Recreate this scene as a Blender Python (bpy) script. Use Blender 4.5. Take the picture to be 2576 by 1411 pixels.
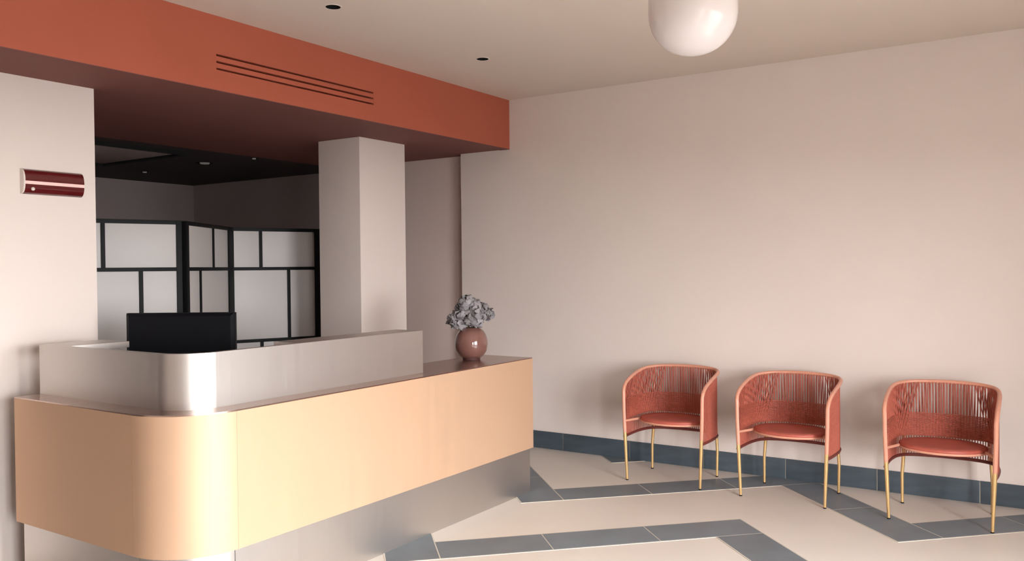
import bpy, bmesh, math, random
from mathutils import Vector, Matrix

for o in list(bpy.data.objects): bpy.data.objects.remove(o)
SC = bpy.context.scene
COL = SC.collection
random.seed(7)

# ------------------------------------------------------------------ camera
EYE = 1.5
camd = bpy.data.cameras.new('camera'); cam = bpy.data.objects.new('camera', camd); COL.objects.link(cam)
camd.sensor_fit = 'HORIZONTAL'; camd.sensor_width = 36.0
camd.lens = 2134.6/2576*36.0
camd.clip_start = .05; camd.clip_end = 100
F = Vector((0.83535407, 0.54951549, -0.01470726)); R = Vector((0.54942695, -0.83548352, -0.00986541)); U = R.cross(F)
cam.matrix_world = Matrix(((R.x, U.x, -F.x, 0), (R.y, U.y, -F.y, 0), (R.z, U.z, -F.z, EYE), (0, 0, 0, 1)))
SC.camera = cam

# ------------------------------------------------------------------ world, light, exposure
w = bpy.data.worlds.new('world'); SC.world = w; w.use_nodes = True
w.node_tree.nodes['Background'].inputs[0].default_value = (.97, .985, 1.0, 1)      # even overcast sky
w.node_tree.nodes['Background'].inputs[1].default_value = 38.5
WIN_Y = -1.20                      # inner face of the street side wall with its two windows
WINDOWS = [(-.3, .8), (1.6, 3.35)]
WZ0, WZ1 = .12, 2.05
def daylight(x0, x1):              # light portal in the opening: guides sky sampling, adds no light of its own
    d = bpy.data.lights.new('window_portal', 'AREA'); d.shape = 'RECTANGLE'
    d.size = x1-x0; d.size_y = WZ1-WZ0; d.cycles.is_portal = True
    o = bpy.data.objects.new('window_portal', d); COL.objects.link(o)
    o.location = ((x0+x1)/2, WIN_Y-.16, (WZ0+WZ1)/2)
    o.rotation_euler = (math.radians(90), 0, 0)
for a, b in WINDOWS: daylight(a, b)
SC.view_settings.view_transform = 'Standard'; SC.view_settings.look = 'None'
SC.view_settings.exposure = 0.0; SC.view_settings.gamma = 1.0; SC.view_settings.use_curve_mapping = False

# ------------------------------------------------------------------ materials
def lin(c):
    return tuple(((v/255)/12.92 if v/255 <= .04045 else ((v/255+.055)/1.055)**2.4) for v in c) + (1,)
def mat(name, srgb, rough=.6, metal=0, var=.0, vscale=8, bump=0, bscale=200, stretch=None, coat=0, rnd=0, spec=.5, rvar=0):
    m = bpy.data.materials.new(name); m.use_nodes = True
    nt = m.node_tree; b = nt.nodes['Principled BSDF']
    c = lin(srgb)
    b.inputs['Base Color'].default_value = c
    b.inputs['Roughness'].default_value = rough; b.inputs['Metallic'].default_value = metal
    b.inputs['Specular IOR Level'].default_value = spec
    if coat: b.inputs['Coat Weight'].default_value = coat; b.inputs['Coat Roughness'].default_value = .05
    tc = nt.nodes.new('ShaderNodeTexCoord'); vec = tc.outputs['Object']
    if stretch:
        mp = nt.nodes.new('ShaderNodeMapping'); mp.inputs['Scale'].default_value = stretch
        nt.links.new(vec, mp.inputs['Vector']); vec = mp.outputs['Vector']
    if var or rvar:
        n = nt.nodes.new('ShaderNodeTexNoise'); n.inputs['Scale'].default_value = vscale; n.inputs['Detail'].default_value = 5
        nt.links.new(vec, n.inputs['Vector'])
    col = None
    if var:
        mr = nt.nodes.new('ShaderNodeMapRange'); mr.inputs['From Min'].default_value = .3; mr.inputs['From Max'].default_value = .7
        mr.inputs['To Min'].default_value = 1-var; mr.inputs['To Max'].default_value = 1+var
        nt.links.new(n.outputs['Fac'], mr.inputs['Value'])
        mx = nt.nodes.new('ShaderNodeVectorMath'); mx.operation = 'SCALE'; mx.inputs[0].default_value = c[:3]
        nt.links.new(mr.outputs['Result'], mx.inputs['Scale']); col = mx.outputs['Vector']
    if rnd:
        oi = nt.nodes.new('ShaderNodeObjectInfo')
        m2 = nt.nodes.new('ShaderNodeMapRange'); m2.inputs['To Min'].default_value = 1-rnd; m2.inputs['To Max'].default_value = 1+rnd
        nt.links.new(oi.outputs['Random'], m2.inputs['Value'])
        sx = nt.nodes.new('ShaderNodeVectorMath'); sx.operation = 'SCALE'; sx.inputs[0].default_value = c[:3]
        if col: nt.links.new(col, sx.inputs[0])
        nt.links.new(m2.outputs['Result'], sx.inputs['Scale']); col = sx.outputs['Vector']
    if col: nt.links.new(col, b.inputs['Base Color'])
    if rvar:
        rr = nt.nodes.new('ShaderNodeMapRange'); rr.inputs['From Min'].default_value = .3; rr.inputs['From Max'].default_value = .7
        rr.inputs['To Min'].default_value = max(.02, rough-rvar); rr.inputs['To Max'].default_value = rough+rvar
        nt.links.new(n.outputs['Fac'], rr.inputs['Value']); nt.links.new(rr.outputs['Result'], b.inputs['Roughness'])
    if bump:
        n2 = nt.nodes.new('ShaderNodeTexNoise'); n2.inputs['Scale'].default_value = bscale; n2.inputs['Detail'].default_value = 3
        nt.links.new(vec, n2.inputs['Vector'])
        bp = nt.nodes.new('ShaderNodeBump'); bp.inputs['Strength'].default_value = bump; bp.inputs['Distance'].default_value = .002
        nt.links.new(n2.outputs['Fac'], bp.inputs['Height']); nt.links.new(bp.outputs['Normal'], b.inputs['Normal'])
    return m
M = {}
M['wall'] = mat('pink beige wall paint', (228, 216, 209), .75, var=.015, vscale=1.2, bump=.15, bscale=120, spec=.25)
M['ceil'] = mat('beige ceiling paint', (224, 211, 199), .85, var=.01, vscale=1.0, spec=.2)
M['recess'] = mat('dusty pink paint', (226, 206, 198), .75, var=.015, vscale=1.2, spec=.25)
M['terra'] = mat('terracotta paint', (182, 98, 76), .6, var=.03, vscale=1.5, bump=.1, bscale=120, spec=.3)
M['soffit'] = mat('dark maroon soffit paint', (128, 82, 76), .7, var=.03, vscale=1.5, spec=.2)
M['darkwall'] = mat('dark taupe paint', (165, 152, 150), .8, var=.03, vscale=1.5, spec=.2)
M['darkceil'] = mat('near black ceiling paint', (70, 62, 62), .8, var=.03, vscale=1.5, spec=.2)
M['floor'] = mat('polished beige floor', (224, 216, 207), .42, var=.025, vscale=2.5, bump=.03, bscale=60, spec=.4)
M['slate'] = mat('grey slate tile', (114, 123, 130), .45, var=.10, vscale=5, bump=.12, bscale=40, stretch=(1, 1, 1), rnd=.10, spec=.5)
M['skirt'] = mat('dark blue grey skirting tile', (70, 82, 91), .4, var=.14, vscale=5, bump=.12, bscale=30, stretch=(1, 1, 6), rnd=.10)
M['grout'] = mat('pale grout', (206, 198, 186), .9, var=.05, vscale=60)
M['asphalt'] = mat('grey pavement', (104, 102, 100), .9, var=.1, vscale=6)
M['steel'] = mat('brushed steel', (202, 197, 193), .44, metal=1, var=.015, vscale=4, stretch=(60, 60, .25), rvar=.03)
M['steeltop'] = mat('brushed steel top', (194, 172, 162), .26, metal=1, var=.012, vscale=4, stretch=(1.5, 60, 1), rvar=.015)
M['brass'] = mat('pale brushed brass cladding', (206, 171, 142), .60, metal=.5, var=.008, vscale=3, stretch=(8, 8, .4), rvar=.04)
M['brassleg'] = mat('satin brass leg', (208, 172, 118), .36, metal=.5, var=.04, vscale=30)
M['pinkframe'] = mat('pale terracotta lacquer', (212, 150, 126), .4, var=.04, vscale=30)
M['cord'] = mat('terracotta cord', (170, 86, 68), .65, var=.12, vscale=60)
M['hoop'] = mat('terracotta lacquer with painted shade', (112, 50, 42), .5, var=.05, vscale=30)  # shade on the lower hoop is put into this colour
M['seat'] = mat('terracotta leather', (174, 86, 72), .48, var=.05, vscale=14, bump=.12, bscale=160)
M['black'] = mat('black plastic', (9, 11, 17), .5, var=.1, spec=.2, vscale=20)
M['blackframe'] = mat('black lacquered frame', (10, 10, 13), .55, var=.08, vscale=20, spec=.2)
M['pane'] = mat('white panel', (198, 193, 190), .45, var=.015, vscale=3, rnd=.03)
M['void'] = mat('unlit interior', (10, 8, 8), .9, var=.1, vscale=20)
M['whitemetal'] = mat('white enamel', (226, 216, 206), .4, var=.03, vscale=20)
M['opal'] = mat('opal glass', (212, 203, 201), .18, var=.008, vscale=4)
M['burgundy'] = mat('burgundy lacquer', (92, 22, 24), .16, var=.05, vscale=20, coat=.6)
M['pinkglint'] = mat('pale pink painted highlight', (255, 216, 210), .25, var=.02, vscale=20)  # colour of the reflected streak painted on the wall lamp
M['vase'] = mat('mauve brown glaze', (118, 82, 74), .10, var=.06, vscale=10, coat=.6)
M['vasefoot'] = mat('dark brown unglazed clay', (70, 36, 34), .6, var=.08, vscale=30)
M['petal'] = mat('dried grey lavender petal', (134, 129, 132), .7, var=.35, vscale=45, rnd=.3)
M['stem'] = mat('dry stem', (84, 72, 60), .8, var=.15, vscale=40)
M['laminate'] = mat('pale desk laminate', (200, 190, 180), .5, var=.03, vscale=6)
M['concealed'] = mat('grey carcass board', (120, 112, 106), .7, var=.04, vscale=8)
sp = bpy.data.materials.new('lit spot lens'); sp.use_nodes = True
sb = sp.node_tree.nodes['Principled BSDF']; sb.inputs['Emission Color'].default_value = (1, .93, .85, 1); sb.inputs['Emission Strength'].default_value = .05; sb.inputs['Base Color'].default_value = (.25, .24, .23, 1)
M['spot'] = sp

# ------------------------------------------------------------------ helpers
def finish(bm, angle=32):
    bmesh.ops.recalc_face_normals(bm, faces=bm.faces)
    for f in bm.faces: f.smooth = True
    for e in bm.edges:
        if len(e.link_faces) == 2:
            if e.calc_face_angle(0) > math.radians(angle): e.smooth = False
        else: e.smooth = False
def obj(name, bm, m, parent=None, angle=32, fin=True):
    if fin: finish(bm, angle)
    me = bpy.data.meshes.new(name); bm.to_mesh(me); bm.free()
    if m: me.materials.append(M[m])
    o = bpy.data.objects.new(name, me); COL.objects.link(o)
    if parent: o.parent = parent
    return o
def tag(o, label, cat=None, group=None, kind=None):
    if label: o['label'] = label
    if cat: o['category'] = cat
    if group: o['group'] = group
    if kind: o['kind'] = kind
    return o
def empty(name, loc, label, cat, group=None, rz=0):
    o = bpy.data.objects.new(name, None); COL.objects.link(o); o.location = loc; o.rotation_euler = (0, 0, rz)
    o.empty_display_size = .1
    return tag(o, label, cat, group)
def struct(name, bm, m, label=None, parent=None):
    o = obj(name, bm, m, parent)
    if not parent: o['kind'] = 'structure'
    if label: o['label'] = label
    return o
def box(x0, x1, y0, y1, z0, z1, bm=None, bev=0):
    bm = bm or bmesh.new(); t = bmesh.new()
    vs = [t.verts.new((x, y, z)) for z in (z0, z1) for y in (y0, y1) for x in (x0, x1)]
    for q in ((0, 1, 3, 2), (4, 5, 7, 6), (0, 1, 5, 4), (1, 3, 7, 5), (3, 2, 6, 7), (2, 0, 4, 6)): t.faces.new([vs[i] for i in q])
    bmesh.ops.recalc_face_normals(t, faces=t.faces)
    if bev: bmesh.ops.bevel(t, geom=list(t.edges), offset=bev, segments=2, affect='EDGES', profile=.7)
    me = bpy.data.meshes.new('t'); t.to_mesh(me); t.free(); bm.from_mesh(me); bpy.data.meshes.remove(me)
    return bm
def prism(poly, z0, z1, bm=None, bev=0):
    bm = bm or bmesh.new()
    lo = [bm.verts.new((x, y, z0)) for x, y in poly]; hi = [bm.verts.new((x, y, z1)) for x, y in poly]
    n = len(poly)
    bm.faces.new(list(reversed(lo))); top = bm.faces.new(hi)
    for i in range(n): bm.faces.new((lo[i], lo[(i+1) % n], hi[(i+1) % n], hi[i]))
    if bev: bmesh.ops.bevel(bm, geom=list(top.edges), offset=bev, segments=1, affect='EDGES')
    return bm
def band(outer, inner, z0, z1):
    """closed wall between two matching polylines"""
    bm = bmesh.new(); n = len(outer)
    g = [[bm.verts.new((p[0], p[1], z)) for p in L] for L in (outer, inner) for z in (z0, z1)]
    o0, o1, i0, i1 = g
    for k in range(n-1):
        bm.faces.new((o0[k], o0[k+1], o1[k+1], o1[k])); bm.faces.new((i0[k+1], i0[k], i1[k], i1[k+1]))
        bm.faces.new((o1[k], o1[k+1], i1[k+1], i1[k])); bm.faces.new((o0[k+1], o0[k], i0[k], i0[k+1]))
    for k in (0, n-1): bm.faces.new((o0[k], o1[k], i1[k], i0[k]))
    return bm
def tube(pts, rad, seg=10, bm=None, caps=True):
    bm = bm or bmesh.new(); pts = [Vector(p) for p in pts]; n = len(pts)
    if not isinstance(rad, (list, tuple)): rad = [rad]*n
    T = [(pts[min(i+1, n-1)]-pts[max(i-1, 0)]).normalized() for i in range(n)]
    a = Vector((0, 0, 1)) if abs(T[0].z) < .9 else Vector((1, 0, 0))
    nrm = T[0].cross(a).normalized(); rings = []
    for i in range(n):
        if i:
            nrm = (nrm - T[i]*nrm.dot(T[i]));
            nrm = nrm.normalized() if nrm.length > 1e-6 else T[i].orthogonal().normalized()
        b = T[i].cross(nrm)
        rings.append([bm.verts.new(pts[i]+(nrm*math.cos(2*math.pi*k/seg)+b*math.sin(2*math.pi*k/seg))*rad[i]) for k in range(seg)])
    for i in range(n-1):
        for k in range(seg): bm.faces.new((rings[i][k], rings[i][(k+1) % seg], rings[i+1][(k+1) % seg], rings[i+1][k]))
    if caps: bm.faces.new(list(reversed(rings[0]))); bm.faces.new(rings[-1])
    return bm
def lathe(prof, seg=40, c=(0, 0), bm=None):
    bm = bm or bmesh.new(); rings = []
    for r, z in prof:
        if r < 1e-5: rings.append([bm.verts.new((c[0], c[1], z))])
        else: rings.append([bm.verts.new((c[0]+r*math.cos(2*math.pi*k/seg), c[1]+r*math.sin(2*math.pi*k/seg), z)) for k in range(seg)])
    for A, B in zip(rings, rings[1:]):
        for k in range(seg):
            j = (k+1) % seg
            if len(A) == 1 and len(B) == 1: continue
            if len(A) == 1: bm.faces.new((A[0], B[k], B[j]))
            elif len(B) == 1: bm.faces.new((A[k], A[j], B[0]))
            else: bm.faces.new((A[k], A[j], B[j], B[k]))
    return bm
def spline(cp, n=8):
    cp = [Vector(p) for p in cp]; P = [cp[0]*2-cp[1]]+cp+[cp[-1]*2-cp[-2]]; out = []
    for i in range(1, len(P)-2):
        for k in range(n):
            t = k/n; a, b, c, d = P[i-1], P[i], P[i+1], P[i+2]
            out.append(.5*((2*b)+(c-a)*t+(2*a-5*b+4*c-d)*t*t+(3*b-3*c+d-a)*t**3))
    out.append(cp[-1]); return out
def cut(o, bms):
    """subtract solid shapes from an object's mesh, permanently"""
    for bm in bms:
        bmesh.ops.recalc_face_normals(bm, faces=bm.faces)
        me = bpy.data.meshes.new('cutter'); bm.to_mesh(me); bm.free()
        c = bpy.data.objects.new('cutter', me); COL.objects.link(c)
        md = o.modifiers.new('cut', 'BOOLEAN'); md.operation = 'DIFFERENCE'; md.object = c; md.solver = 'EXACT'
        dg = bpy.context.evaluated_depsgraph_get(); dg.update()
        new = bpy.data.meshes.new_from_object(o.evaluated_get(dg))
        o.modifiers.remove(md); old = o.data; o.data = new; bpy.data.meshes.remove(old)
        bpy.data.objects.remove(c); bpy.data.meshes.remove(me)
    b = bmesh.new(); b.from_mesh(o.data); finish(b); b.to_mesh(o.data); b.free()
def disc_cut(x, y, r, z0, z1): return lathe([(0, z0), (r, z0), (r, z1), (0, z1)], 32, (x, y))

# ------------------------------------------------------------------ room shell
XW, YF, HC, HS = 6.019, 3.9705, 2.9206, 2.508
YP, XP = 4.488, 2.654
XL, YB, XB = -3.2, 8.643, 6.320
floor = struct('floor', box(XL-.2, XB+.2, WIN_Y-.3, YB+.2, -.12, 0), 'floor', 'smooth beige floor with inlaid zigzag bands of grey tile')
ceiling = struct('ceiling', box(XL-.2, XW+.2, WIN_Y-.3, YF+.002, HC, HC+.2), 'ceil', 'plain beige ceiling over the waiting area')
wall_right = struct('wall_right', box(XW, XW+.2, WIN_Y-.3, YP, 0, HC), 'wall', 'large pink beige wall behind the three armchairs')
tag(struct('wall_recess', box(6.135, 6.38, YP, 6.0, 0, HS), 'recess'), 'dusty pink wall set back beyond the column')
wall_left = struct('wall_left', box(1.72, XP, YP, YP+.16, 0, HS), 'wall', 'pink beige wall pier carrying the burgundy wall lamp')
struct('wall_far_left', box(XL, -.9, YP, YP+.16, 0, HS), 'wall', 'pink beige wall beyond the dim passage')
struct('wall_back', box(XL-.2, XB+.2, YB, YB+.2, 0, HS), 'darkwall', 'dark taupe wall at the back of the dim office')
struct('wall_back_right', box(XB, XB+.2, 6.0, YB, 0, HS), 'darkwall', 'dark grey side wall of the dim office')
ws = struct('wall_side', box(XL-.2, XL, WIN_Y-.3, YB, 0, HC), 'wall', 'pink beige side wall of the waiting area')
struct('wall_column', box(4.755, 5.281, 4.502, 4.938, 0, HS, bev=.004), 'wall', 'square pink beige column behind the counter')
# street side wall with two window openings
wf = struct('wall_front', box(XL-.2, XW+.2, WIN_Y-.3, WIN_Y, 0, HC), 'wall', 'street side wall with two wide windows')
cut(wf, [box(a, b, WIN_Y-.5, WIN_Y+.2, WZ0, WZ1) for a, b in WINDOWS])
for n, (a, b) in enumerate(WINDOWS):
    bm = bmesh.new()
    y0, y1 = WIN_Y-.12, WIN_Y-.06
    for (p, q, r, s) in ((a, a+.05, WZ0, WZ1), (b-.05, b, WZ0, WZ1), (a+.05, b-.05, WZ0, WZ0+.05), (a+.05, b-.05, WZ1-.05, WZ1), ((a+b)/2-.03, (a+b)/2+.03, WZ0+.05, WZ1-.05)):
        box(p, q, y0, y1, r, s, bm)
    struct('window_%d' % (n+1), bm, 'blackframe', ('narrow', 'wide')[n]+' street window with a dark frame')
struct('ground_outside', prism([(-22, -20), (16, -20), (16, WIN_Y-.3), (XL-.2, WIN_Y-.3), (XL-.2, YB), (-22, YB)], -.12, -.02), 'asphalt', 'grey pavement outside the street windows')
# lowered terracotta bulkhead: fascia and dark underside
fascia = struct('trim_1', box(XL, XW, YF, YF+.10, HS, HC+.0), 'terra', 'terracotta bulkhead fascia above the reception counter')
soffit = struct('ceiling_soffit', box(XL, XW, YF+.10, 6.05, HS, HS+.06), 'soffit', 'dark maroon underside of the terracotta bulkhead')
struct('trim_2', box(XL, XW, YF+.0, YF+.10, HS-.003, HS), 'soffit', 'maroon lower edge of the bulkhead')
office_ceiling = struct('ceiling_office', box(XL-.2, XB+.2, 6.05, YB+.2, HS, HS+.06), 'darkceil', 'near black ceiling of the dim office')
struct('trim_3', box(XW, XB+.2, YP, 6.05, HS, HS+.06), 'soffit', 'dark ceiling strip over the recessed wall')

# ------------------------------------------------------------------ floor inlay
def clip(poly, f):
    out = []
    for i, p in enumerate(poly):
        q = poly[(i+1) % len(poly)]; a, b = f(p), f(q)
        if a >= 0: out.append(p)
        if (a >= 0) != (b >= 0):
            t = a/(a-b); out.append((p[0]+(q[0]-p[0])*t, p[1]+(q[1]-p[1])*t))
    return out
def inset_rect(a0, a1, b0, b1, g):
    a0 += g; a1 -= g; b0 += g; b1 -= g
    return [((a+b)/2, (a-b)/2) for a, b in ((a0, b0), (a1, b0), (a1, b1), (a0, b1))]
def area(p): return abs(sum(p[i][0]*p[(i+1) % len(p)][1]-p[(i+1) % len(p)][0]*p[i][1] for i in range(len(p))))/2
XT = XW-.0105
def lay(a0, a1, b0, b1, grout=0):
    """one inlay tile, or the pale grout bed under a straight run of them"""
    p = inset_rect(a0, a1, b0, b1, -.006 if grout else .0042)
    for f in (lambda q: XT-q[0], lambda q: q[1]-WIN_Y-.02, lambda q: 4.4-q[1], lambda q: q[0]-XL-.05):
        p = clip(p, f)
        if len(p) < 3: return
    if area(p) < .004: return
    cx = sum(q[0] for q in p)/len(p); cy = sum(q[1] for q in p)/len(p)
    bm = prism([(x-cx, y-cy) for x, y in p], -.001, grout or .0026, bev=0 if grout else .0006)
    o = obj('grout_line' if grout else 'inlay_tile', bm, 'grout' if grout else 'slate', floor); o.location = (cx, cy, 0)
TL, WB, DA, DB = .855, .385, 1.735, 2.565
for n in range(-1, 5):                      # neighbouring bands lie 1.29 m apart along the counter
    for k in range(-2, 3):
        A = 7.455-1.30*n-DA*k; B = 2.0-1.285*n+DB*k
        lay(A, A+WB, B, B+DB, .0018); lay(A-DA, A, B+DB-WB-.01, B+DB, .0021)
        for j in range(3): lay(A, A+WB, B+TL*j, B+TL*(j+1))
        for j in range(2):
            hi = A-TL*j
            lo = A-TL if j == 0 else A-DA
            lay(lo, hi, B+DB-WB-.01, B+DB)

# ------------------------------------------------------------------ tiled skirting on the right wall
sk = struct('baseboard_right', box(XW-.006, XW-.0005, WIN_Y+.01, YP-.001, .0005, .136), 'grout', 'dark blue grey tiled skirting below the pink wall')
y = .47-.6*4
while y < YP:
    a, b = max(y, WIN_Y+.012)+.0025, min(y+.6, YP-.002)-.0025
    if b-a > .03:
        o = obj('skirting_tile', box(-.004, .004, -(b-a)/2, (b-a)/2, -.0705, .0705, bev=.0012), 'skirt', sk)
        o.location = (XW-.0065, (a+b)/2, .0715)
    y += .6

# ------------------------------------------------------------------ reception counter
YK, XK, XS, YE, ZC, ZB, RR = 2.998, 4.798, 2.090, 4.257, .9017, .2997, .30
def arc(d, n=48):
    """rounded corner of the counter plan, offset inwards by d"""
    return [(XS+RR-(RR-d)*math.cos(t*math.pi/2/n), YK+RR-(RR-d)*math.sin(t*math.pi/2/n)) for t in range(n+1)]
def lpath(d, xe, ye=YE): return [(XS+d, ye)]+arc(d)+[(xe, YK+d)]
ctr = empty('reception_counter', (3.0, 3.3, 0), 'long reception counter clad in pale brass with a curved corner', 'reception counter')
def cpart(name, bm, m, label=None, parent=None):
    o = obj(name, bm, m, None); o.parent = parent or ctr
    o.matrix_parent_inverse = Matrix.Translation((-3.0, -3.3, 0))
    if label: o['label'] = label
    return o
T = .03
cpart('front_panel', band([(XS, YE), (XS, YK+RR+.0008)], [(XS+T, YE), (XS+T, YK+RR+.0008)], ZB, ZC-.006), 'brass', 'pale brass panel on the short side')
cpart('front_panel', band(arc(0), arc(T), ZB, ZC-.006), 'brass', 'curved pale brass corner panel')
cpart('front_panel', band([(XS+RR+.0008, YK), (XK, YK)], [(XS+RR+.0008, YK+T), (XK-T, YK+T)], ZB, ZC-.006), 'brass', 'long pale brass front panel')
cpart('end_panel', band([(XK, YK+.0005), (XK, YK+.43)], [(XK-T, YK+T+.0005), (XK-T, YK+.43)], ZB, ZC-.006), 'brass')
# underside and back boards
P0 = lpath(T, XK-T); P1 = lpath(.41, XK-T)
cpart('base_board', band(P0, P1, ZB+.004, ZB+.022), 'concealed')
P2 = lpath(.39, XK-T); P3 = lpath(.41, XK-T)
RRb = RR
cpart('back_board', band([(XS+.41, YE-.01), (XS+.41, YK+.41), (XK-T, YK+.41)], [(XS+.43, YE-.01), (XS+.43, YK+.43), (XK-T, YK+.43)], .08, ZC-.006), 'concealed')
# steel top: rounded L
top = [(XS+.002, YE)]+arc(.002)+[(XK-.002, YK+.002), (XK-.002, YK+.43), (XS+.43, YK+.43), (XS+.43, YE)]
cpart('countertop', prism(top, ZC-.006, ZC, bev=.0012), 'steeltop', 'brushed steel countertop')
# kick plinth
KD = .026
cpart('kick_panel', band([(XS+KD, YE-.02), (XS+KD, YK+RR+.001)], [(XS+KD+.02, YE-.02), (XS+KD+.02, YK+RR+.001)], 0, ZB), 'steel')
cpart('kick_panel', band(arc(KD), arc(KD+.02), 0, ZB), 'steel')
cpart('kick_panel', band([(XS+RR+.003, YK+KD), (XK-.004, YK+KD)], [(XS+RR+.003, YK+KD+.02), (XK-.024, YK+KD+.02)], 0, ZB), 'steel', 'long brushed steel kick panel')
cpart('kick_panel', band([(XK-.004, YK+KD+.0005), (XK-.004, YK+.40)], [(XK-.024, YK+KD+.0205), (XK-.024, YK+.40)], 0, ZB), 'steel')
# steel upstand following the corner
ZR, XRE, DR = 1.1449, 3.802, .124
up = cpart('upstand', band(lpath(DR, XRE), lpath(DR+.028, XRE), ZC, ZR), 'steel', 'brushed steel upstand with a curved corner')
cpart('upstand_ledge', box(2.88, XRE, YK+DR+.028, YK+DR+.20, ZR-.03, ZR, bev=.001), 'steel', parent=None)
cpart('upstand_ledge', box(XS+DR+.028, XS+DR+.33, 4.02, YE, ZR-.03, ZR, bev=.001), 'steel')
cpart('ledge_bracket', box(XRE-.028, XRE, YK+DR+.028, YK+DR+.20, ZC, ZR-.03), 'steel')
# lower worktop on the staff side
cpart('staff_worktop', prism([(XS+.43, YE), (XS+.43, YK+.43), (XK-.6, YK+.43), (XK-.6, YK+.60), (3.15, YK+.60), (3.15, YE)], .71, .74, bev=.002), 'laminate')
for lx, ly in ((3.10, 4.21), (2.58, 4.21), (XK-.66, 3.55)):
    cpart('worktop_leg', box(lx-.02, lx+.02, ly-.02, ly+.02, 0, .71, bev=.002), 'blackframe')

# ------------------------------------------------------------------ monitor behind the upstand
mon = empty('computer_monitor', (2.83, 3.99, .74), 'black computer monitor seen from behind above the steel upstand', 'monitor', rz=math.radians(33.3-90))
# local x: to the viewer's right; local y: away from the viewer
WM, HM = .292, .178
bm = box(-WM, WM, -.012, .016, .19, .538, bev=.006)
obj('screen_bezel', bm, 'black', mon)
bm = bmesh.new()
v = []
for (hx, z0, z1, yy) in ((.286, .196, .534, -.012), (.272, .215, .52, -.03)):
    v.append([bm.verts.new(p) for p in ((-hx, yy, z0), (hx, yy, z0), (hx, yy, z1), (-hx, yy, z1))])
for k in range(4): bm.faces.new((v[0][k], v[0][(k+1) % 4], v[1][(k+1) % 4], v[1][k]))
bm.faces.new(v[1]); bm.faces.new(v[0])
obj('back_cover', bm, 'black', mon)
obj('display', box(-WM+.012, WM-.012, .016, .018, .205, .526), 'void', mon)
obj('stand_post', box(-.03, .03, -.02, 0, .015, .30, bev=.004), 'black', mon)
obj('stand_base', box(-.12, .12, -.09, .09, 0, .015, bev=.004), 'black', mon)

# ------------------------------------------------------------------ folding screen in the office
screen = empty('folding_screen', (4.0, 5.3, 0), 'three-leaf black framed folding screen with white panels behind the counter', 'folding screen')
ZT = 1.85
def leaf(A, B, posts, rows):
    """posts = (left width, right width); rows = [(z0, z1, [vertical bar positions])]"""
    A = Vector((A[0], A[1], 0)); B = Vector((B[0], B[1], 0)); L = (B-A).length; d = (B-A).normalized()
    lf = bpy.data.objects.new('screen_leaf', None); COL.objects.link(lf); lf.parent = screen
    lf.location = A-Vector((4.0, 5.3, 0)); lf.rotation_euler = (0, 0, math.atan2(d.y, d.x)); lf.empty_display_size = .1
    def bar(nm, x0, x1, z0, z1, th=.034): obj(nm, box(x0, x1, -th/2, th/2, z0, z1, bev=.002), 'blackframe', lf)
    bar('post', 0, posts[0], 0, ZT); bar('post', L-posts[1], L, 0, ZT)
    x0, x1 = posts[0], L-posts[1]
    bar('rail', x0, x1, ZT-.028, ZT)
    hb = .013
    for i, (z0, z1, vs) in enumerate(rows):
        bar('rail', x0, x1, z0-hb, z0+hb, .03)
        zt = z1-hb if i else ZT-.028
        edges = [x0]+[e for c in vs for e in (c-.013, c+.013)]+[x1]
        for c in vs: bar('glazing_bar', c-.013, c+.013, z0+hb, zt, .03)
        for q in range(0, len(edges), 2):
            if edges[q+1]-edges[q] > .01:
                obj('panel', box(edges[q], edges[q+1], -.006, .006, z0+hb, zt, bev=.001), 'pane', lf)
Z1, Z2, Z3 = 1.515, .925, .32
dl = Vector((.499, -.194)).normalized()
S = Vector((3.153, 5.332))-dl*.42
leaf(S, (3.652, 5.138), (.04, .036), [(Z1, ZT, [.42+.038]), (Z2, Z1, [.42+.269]), (Z3, Z2, [.42+.05])])
leaf((3.690, 5.158), (4.470, 5.650), (.045, .085), [(Z1, ZT, [.52]), (Z2, Z1, [.26]), (Z3, Z2, [.52])])
leaf((4.484, 5.66), (5.170, 5.377), (.016, .045), [(Z1, ZT, [.236]), (Z2, Z1, [.469]), (Z3, Z2, [.236])])

# ------------------------------------------------------------------ vase with dried flowers on the counter
VX, VY = 4.500, 3.285
vase = empty('vase', (VX, VY, ZC), 'round glossy mauve brown vase on the counter end', 'vase')
prof = [(0, .014), (.062, .014), (.082, .030), (.101, .060), (.1085, .095), (.1075, .125), (.099, .160), (.082, .188), (.062, .205), (.052, .211), (.046, .211), (.044, .205), (.056, .196), (.074, .180), (.09, .155), (.099, .12), (.098, .09), (.088, .055), (.06, .028), (0, .026)]
pp = [(p.x, p.y) for p in spline([(a, b, 0) for a, b in prof[1:10]], 4)]
obj('body', lathe([(0, .014)]+pp+prof[10:], 56), 'vase', vase, angle=60)
obj('foot', lathe([(0, 0), (.056, 0), (.058, .004), (.058, .0145), (0, .0145)], 40), 'vasefoot', vase)
fl = empty('dried_flowers', (VX, VY, ZC+.034), 'dried grey lavender hydrangea heads in the round vase', 'flowers')
heads = [((-.045, .02, .255), .072), ((.035, -.02, .285), .078), ((-.01, .03, .315), .066), ((.03, .05, .25), .06), ((-.075, .06, .215), .055), ((-.02, -.05, .235), .062), ((.062, -.06, .262), .052)]
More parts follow.
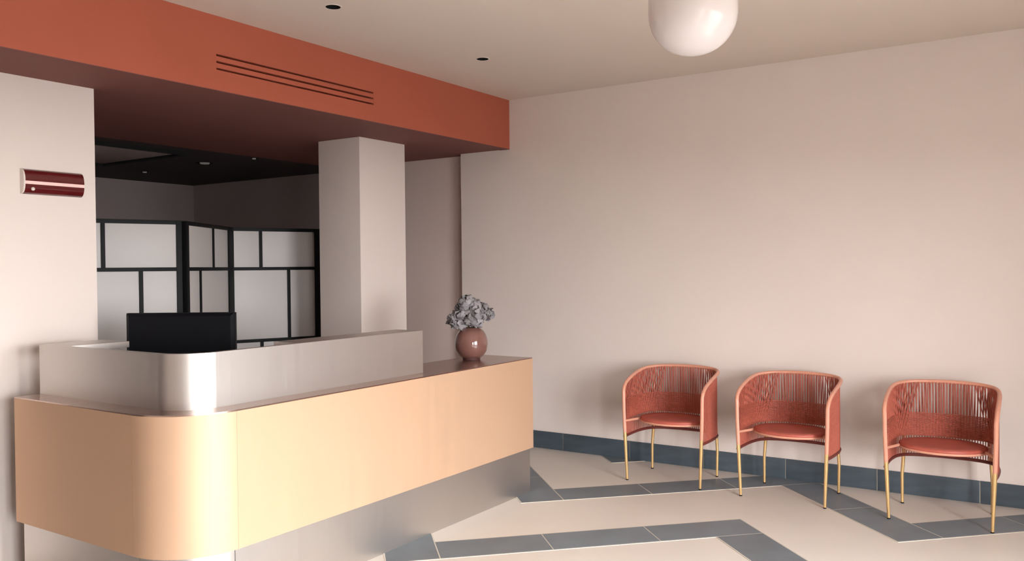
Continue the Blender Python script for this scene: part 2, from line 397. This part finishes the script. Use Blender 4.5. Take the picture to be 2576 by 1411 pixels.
# head offsets are along the counter's own axes; mirrored about the camera's line they lean towards the wall
for (hx, hy, hz), hr in heads:
    pts = spline([(hx*.15, hy*.15, -.02), (hx*.3, hy*.3, .12), (hx*.6, hy*.6, .19), (hx, hy, hz-.05)], 4)
    obj('stem', tube(pts, .003, 6), 'stem', fl)
def petal_mesh(seed):
    rn = random.Random(seed); bm = bmesh.new(); n = 5; grid = []
    ph = rn.uniform(0, 6); cu = rn.uniform(.25, .55); tw = rn.uniform(-.5, .5)
    for side in (0, 1):
        gg = []
        for i in range(n):
            row = []
            u = i/(n-1)
            wd = math.sin(math.pi*min(1, .12+u*.80))**.7
            for j in range(n):
                vv = (j/(n-1)-.5)*2
                x = u; yv = vv*wd*.52
                z = -cu*(u-.45)**2*1.2+cu*.25 + .24*math.sin(vv*3.4+ph)*u + tw*vv*u*.4 + .10*math.sin(8*u+ph+vv*3)
                row.append(bm.verts.new((x, yv, z-side*.035)))
            gg.append(row)
        grid.append(gg)
    for s in (0, 1):
        for i in range(n-1):
            for j in range(n-1):
                q = (grid[s][i][j], grid[s][i+1][j], grid[s][i+1][j+1], grid[s][i][j+1]); bm.faces.new(q if s == 0 else tuple(reversed(q)))
    ring = [(i, 0) for i in range(n)]+[(n-1, j) for j in range(1, n)]+[(i, n-1) for i in range(n-2, -1, -1)]+[(0, j) for j in range(n-2, 0, -1)]
    for a, b in zip(ring, ring[1:]+ring[:1]):
        bm.faces.new((grid[0][a[0]][a[1]], grid[1][a[0]][a[1]], grid[1][b[0]][b[1]], grid[0][b[0]][b[1]]))
    finish(bm, 70); me = bpy.data.meshes.new('petal'); bm.to_mesh(me); bm.free(); me.materials.append(M['petal']); return me
PET = [petal_mesh(s) for s in range(5)]
rn = random.Random(11)
for (hx, hy, hz), hr in heads:
    n = 26
    for i in range(n):
        zz = 1-1.75*(i+.5)/n; ph = i*2.39996+rn.uniform(-.3, .3); rxy = math.sqrt(max(0, 1-zz*zz))
        nrm = Vector((rxy*math.cos(ph), rxy*math.sin(ph), zz))
        tang = nrm.orthogonal().normalized(); tang = Matrix.Rotation(rn.uniform(0, 6.28), 3, nrm) @ tang
        ax = (tang*.85+nrm*rn.uniform(.2, 1.1)).normalized()
        bi = nrm.cross(ax).normalized(); zn = ax.cross(bi)
        sc = rn.uniform(.042, .064)
        mt = Matrix((ax*sc, bi*sc, zn*sc)).transposed().to_4x4()
        mt.translation = Vector((hx, hy, hz))+nrm*hr*rn.uniform(.60, .86)-ax*sc*.4
        o = bpy.data.objects.new('petal', PET[rn.randrange(5)]); COL.objects.link(o); o.parent = fl; o.matrix_local = mt

# ------------------------------------------------------------------ armchairs
def rail_half(s):
    return [(-.207, s*.286, .60), (-.203, s*.288, .630), (-.182, s*.290, .660), (-.13, s*.292, .690), (-.04, s*.293, .717), (.06, s*.290, .738), (.15, s*.274, .752), (.215, s*.228, .760), (.25, s*.14, .766), (.262, 0, .769)]
def chair():
    root = empty('armchair', (0, 0, 0), '', 'armchair')
    L = rail_half(1); Rr = rail_half(-1)
    cp = [(-.2065, .279, .335)]+[(-.2068, .284, .48)]+L+list(reversed(Rr[:-1]))+[(-.2068, -.284, .48), (-.2065, -.279, .335)]
    rail = spline(cp, 5)
    obj('top_frame', tube(rail, .0125, 10), 'pinkframe', root)
    # plan curve of the shell between arm fronts
    plan = spline([(-.207, .283, 0), (-.10, .289, 0), (.04, .286, 0), (.15, .265, 0), (.215, .215, 0), (.247, .12, 0), (.257, 0, 0), (.247, -.12, 0), (.215, -.215, 0), (.15, -.265, 0), (.04, -.286, 0), (-.10, -.289, 0), (-.207, -.283, 0)], 10)
    ln = [0]
    for a, b in zip(plan, plan[1:]): ln.append(ln[-1]+(b-a).length)
    def at(t):
        d = t*ln[-1]
        for i in range(len(plan)-1):
            if ln[i+1] >= d:
                k = (d-ln[i])/(ln[i+1]-ln[i]); p = plan[i].lerp(plan[i+1], k); tg = (plan[i+1]-plan[i]).normalized()
                return p, Vector((tg.y, -tg.x, 0))   # inward normal for this winding
        return plan[-1], Vector((0, 0, 0))
    arm = rail[[i for i, p in enumerate(rail) if p.z > .59][0]:]
    arm = [p for p in arm if p.z > .59]
    def railz(p):                                     # height of the rail above a plan point
        q = min(rail, key=lambda r: (r.x-p.x)**2*1.0+(r.y-p.y)**2-(.004 if r.z > .62 else 0))
        best = sorted(arm, key=lambda r: (r.x-p.x)**2+(r.y-p.y)**2)[:2]
        return sum(b.z for b in best)/2
    ZL = .306
    ring = [Vector((p.x, p.y, ZL)) for p in plan]
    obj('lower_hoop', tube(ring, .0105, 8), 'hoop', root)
    for s in (1, -1):
        obj('leg', tube([(-.203, s*.266, .004), (-.2045, s*.272, .16), (-.2065, s*.279, .336)], [.0085, .0105, .0125], 12), 'brassleg', root)
        top, _ = at(.5-s*.235)
        obj('leg', tube([(.198, s*.246, .004), (.205, s*.248, .18), (.212, s*.236, .36)], [.0085, .010, .0115], 12), 'brassleg', root)
        obj('rear_upright', tube([(.212, s*.236, .36), (.213, s*.233, .56), (.212, s*.232, .752)], .0105, 10), 'pinkframe', root)
        for fx, fy in ((-.203, s*.266), (.198, s*.246)):
            obj('foot_cap', lathe([(0, 0), (.0095, 0), (.0095, .0065), (0, .0065)], 12, (fx, fy)), 'black', root)
    # seat: round pad on a ring with two short bars to the front legs
    SX, RX, RY = .0, .200, .240
    rim = [Vector((SX+RX*.97*math.cos(a*math.pi/24), RY*.97*math.sin(a*math.pi/24), .408)) for a in range(49)]
    obj('seat_frame', tube(rim, .008, 8, caps=False), 'pinkframe', root)
    for s in (1, -1):
        obj('seat_bar', tube([(-.206, s*.281, .416), (-.07, s*.228, .416)], .0085, 8), 'pinkframe', root)
        obj('seat_bar', tube([(.213, s*.233, .40), (.10, s*.20, .40)], .0085, 8), 'pinkframe', root)
    bm = bmesh.new(); rings = []
    for k, (f, z) in enumerate(((.0, .410), (.93, .410), (.985, .414), (1.0, .421), (.985, .429), (.94, .434), (.7, .433), (.35, .431), (0, .430))):
        if f == 0: rings.append([bm.verts.new((SX, 0, z))])
        else: rings.append([bm.verts.new((SX+RX*f*math.cos(a*math.pi/24), RY*f*math.sin(a*math.pi/24), z)) for a in range(48)])
    for A, B in zip(rings, rings[1:]):
        for k in range(48):
            j = (k+1) % 48
            if len(A) == 1: bm.faces.new((A[0], B[k], B[j]))
            elif len(B) == 1: bm.faces.new((A[k], A[j], B[0]))
            else: bm.faces.new((A[k], A[j], B[j], B[k]))
    obj('seat', bm, 'seat', root, angle=50)
    # cords: an outer run from rail to lower hoop, an inner crossing run from rail to seat height
    bm = bmesh.new(); N = 84
    for i in range(N+1):
        t = .012+.976*i/N
        p, nn = at(t); z = railz(p)-.006
        tube([(p.x, p.y, ZL-.006), (p.x, p.y, z)], .0030, 6, bm, caps=False)
    o = obj('outer_cords', bm, 'cord', root, angle=80); o['kind'] = 'stuff'
    bm = bmesh.new(); N = 64
    def inner(t, t2, r):
        p, nn = at(t); q, n2 = at(min(.985, max(.015, t2))); z = railz(p)-.004
        tube([(p.x+nn.x*.005, p.y+nn.y*.005, z), (q.x+n2.x*.014, q.y+n2.y*.014, .44)], r, 6, bm, caps=False)
    for i in range(N+1):
        t = .02+.96*i/N
        inner(t, .5+(t-.5)*.90, .0030)
    for i in range(15):                      # crossing cords towards the two rear corners
        for s in (1, -1):
            t = .5+s*(.12+.26*i/14); inner(t, t+s*.075, .0029)
    o = obj('inner_cords', bm, 'cord', root, angle=80); o['kind'] = 'stuff'
    bm = bmesh.new()
    for i in range(21):
        z = .432+i*.0056*(1+.012*i)
        ring = []
        for k in range(61):
            p, nn = at(.012+.976*k/60)
            wv = .0025*(1 if (k+i) % 2 else -1)
            ring.append((p.x+nn.x*(.013+wv*.5), p.y+nn.y*(.013+wv*.5), z))
        tube(ring, .0034, 5, bm)
    o = obj('woven_band', bm, 'cord', root, angle=80); o['kind'] = 'stuff'
    return root
def dup(root):
    r = root.copy(); COL.objects.link(r)
    for ch in list(root.children):
        c = ch.copy(); COL.objects.link(c); c.parent = r
    return r
proto = chair()
CH = [(5.617, 2.342, 'terracotta cord armchair with brass legs nearest the reception counter'),
      (5.606, 1.520, 'terracotta cord armchair with brass legs in the middle of the row of three'),
      (5.575, .630, 'terracotta cord armchair with brass legs farthest from the reception counter')]
for i, (x, y, lb) in enumerate(CH):
    c = proto if i == 0 else dup(proto)
    c.location = (x, y, 0.0025); c.rotation_euler = (0, 0, math.radians((1, -2, 1)[i])); c['label'] = lb; c['group'] = 'cord armchairs along the pink wall'

# ------------------------------------------------------------------ pendant lamp
px, py = 2.775, 1.076
pen = empty('pendant_lamp', (px, py, HC), 'white opal glass pendant lamp with a rounded bottom', 'pendant lamp')
rr, zb, zt = .150, 2.222-HC, 2.66-HC
prof = [(0, zb)]
for k in range(1, 15):
    a = k/14*math.pi/2; prof.append((rr*math.sin(a)**.92, zb+.142-.142*math.cos(a)))
for k in range(0, 10):
    a = k/10*math.pi/2; prof.append((rr*math.cos(a)**.95, zt-.10+.10*math.sin(a)))
prof.append((.03, zt))
prof.append((0, zt))
obj('shade', lathe(prof, 64), 'opal', pen, angle=60)
obj('cap', lathe([(0, zt-.002), (.032, zt-.002), (.032, zt+.03), (.008, zt+.045), (0, zt+.045)], 32), 'whitemetal', pen)
obj('rod', tube([(0, 0, zt+.04), (0, 0, -.02)], .006, 10), 'whitemetal', pen)
obj('ceiling_rose', lathe([(0, -.022), (.045, -.022), (.055, -.012), (.055, 0), (0, 0)], 32), 'whitemetal', pen)

# ------------------------------------------------------------------ recessed downlights in the hall ceiling
DL = [(3.325, 3.327, 'dark recessed ceiling spot nearer the left end of the bulkhead'), (4.726, 3.330, 'dark recessed ceiling spot nearer the pink wall')]
cut(ceiling, [disc_cut(x, y, .040, HC-.05, HC+.09) for x, y, _ in DL])
def downlight(x, y, z, r, label, lit=False, group=None):
    d = empty('recessed_downlight', (x, y, z), label, 'ceiling light', group)
    obj('trim_ring', lathe([(r, -.002), (r+.008, -.003), (r+.010, -.0002), (r, -.0002)] + [(r, -.002)], 36), 'whitemetal' if not lit else 'blackframe', d)
    dp = .085 if not lit else .02
    obj('housing', lathe([(r, -.002), (r-.001, dp-.01), (0, dp-.008), (0, dp-.006), (r-.0005, dp-.004), (r-.0002, 0)], 36), 'void', d)
    obj('lamp', lathe([(0, dp*.45), (r*.62, dp*.5), (r*.62, dp*.75), (0, dp*.75)] if not lit else [(0, -.012), (r*.5, -.010), (r*.6, -.002), (r*.6, .004), (0, .004)], 24), 'spot' if lit else 'black', d)
for x, y, lb in DL: downlight(x, y, HC, .040, lb, group='dark spots in the hall ceiling')
OL = [(5.139, 7.806, .035, 'small lit spot in the dark office ceiling above the left screen leaf'), (5.06, 6.749, .075, 'wide round spot in the dark office ceiling above the screen corner'),
      (5.11, 6.12, .030, 'small lit spot in the dark office ceiling beside the column')]
cut(office_ceiling, [disc_cut(x, y, r, HS-.03, HS+.03) for x, y, r, _ in OL])
for x, y, r, lb in OL: downlight(x, y, HS, r, lb, True, 'spots in the office ceiling')
# dark hatch in the office ceiling
h = empty('ceiling_hatch', (3.85, 6.85, HS), 'dark square service hatch in the office ceiling', 'hatch')
bm = bmesh.new()
for a in ((-.66, .66, -.62, -.58), (-.66, .66, .58, .62), (-.66, -.62, -.58, .58), (.62, .66, -.58, .58)): box(*a, -.03, -.0005, bm)
obj('hatch_frame', bm, 'void', h)
obj('hatch_panel', box(-.615, .615, -.575, .575, -.012, -.0005, bev=.001), 'darkwall', h)

# ------------------------------------------------------------------ linear air grille in the fascia
gx0, gx1, gz0, gz1 = 3.063, 4.338, 2.620, 2.710
cut(fascia, [box(gx0, gx1, YF-.05, YF+.07, gz0, gz1)])
vent = empty('air_vent', ((gx0+gx1)/2, YF, gz0), 'linear three-slot air vent in the terracotta fascia', 'vent')
hw = (gx1-gx0)/2-.0005
obj('duct_back', box(-hw, hw, .06, .069, .0005, .0895), 'void', vent)
for z0, z1 in ((.0125, .039), (.051, .0775)):
    obj('slat', box(-hw, hw, .001, .05, z0, z1, bev=.0015), 'terra', vent)
for z0, z1 in ((.0003, .0015), (.0885, .0897)):
    obj('slot_edge', box(-hw, hw, .0, .05, z0, z1), 'terra', vent)

# ------------------------------------------------------------------ wall lamp on the left wall
sc = empty('wall_lamp', (2.249, YP, 1.905), 'burgundy half-round wall lamp with a painted pale highlight', 'wall lamp')
LN, HH, DP = .322, .130, .036
def halfround(x0, x1, z0, z1, d0, n=18, grow=0):
    bm = bmesh.new(); A = []; B = []
    for k in range(n+1):
        f = z0+(z1-z0)*k/n
        c = (f/HH-.5)*2
        yy = -(DP*math.sqrt(max(0, 1-abs(c)**2.6))+grow)-.0
        A.append(bm.verts.new((x0, yy, f))); B.append(bm.verts.new((x1, yy, f)))
    A += [bm.verts.new((x0, -d0, z1)), bm.verts.new((x0, -d0, z0))]; B += [bm.verts.new((x1, -d0, z1)), bm.verts.new((x1, -d0, z0))]
    m = len(A)
    for k in range(m): bm.faces.new((A[k], A[(k+1) % m], B[(k+1) % m], B[k]))
    bm.faces.new(A); bm.faces.new(list(reversed(B)))
    bmesh.ops.remove_doubles(bm, verts=bm.verts, dist=1e-5)
    return bm
zc0, zc1 = .050, .067
obj('shade', halfround(.012, LN, .0, zc0, .0006), 'burgundy', sc)
obj('shade', halfround(.012, LN, zc1, HH, .0006), 'burgundy', sc)
obj('highlight_band', halfround(.012, LN, zc0+.0002, zc1-.0002, .0006, 6, grow=-.002), 'pinkglint', sc)  # reflection along the lacquer, modelled as a pale strip
obj('end_cap', halfround(.004, .0118, .0, HH, .0006, grow=.001), 'whitemetal', sc)
obj('glint_dot', lathe([(0, .0), (.009, .0), (.0095, .004), (.006, .008), (0, .009)], 16), 'whitemetal', sc)  # bright reflected dot on the shade, modelled as a small white button
glint = bpy.data.objects[[o.name for o in sc.children if o.name.startswith('glint_dot')][0]]
glint.rotation_euler = (math.radians(90), 0, 0); glint.location = (.050, -.0325, .026)
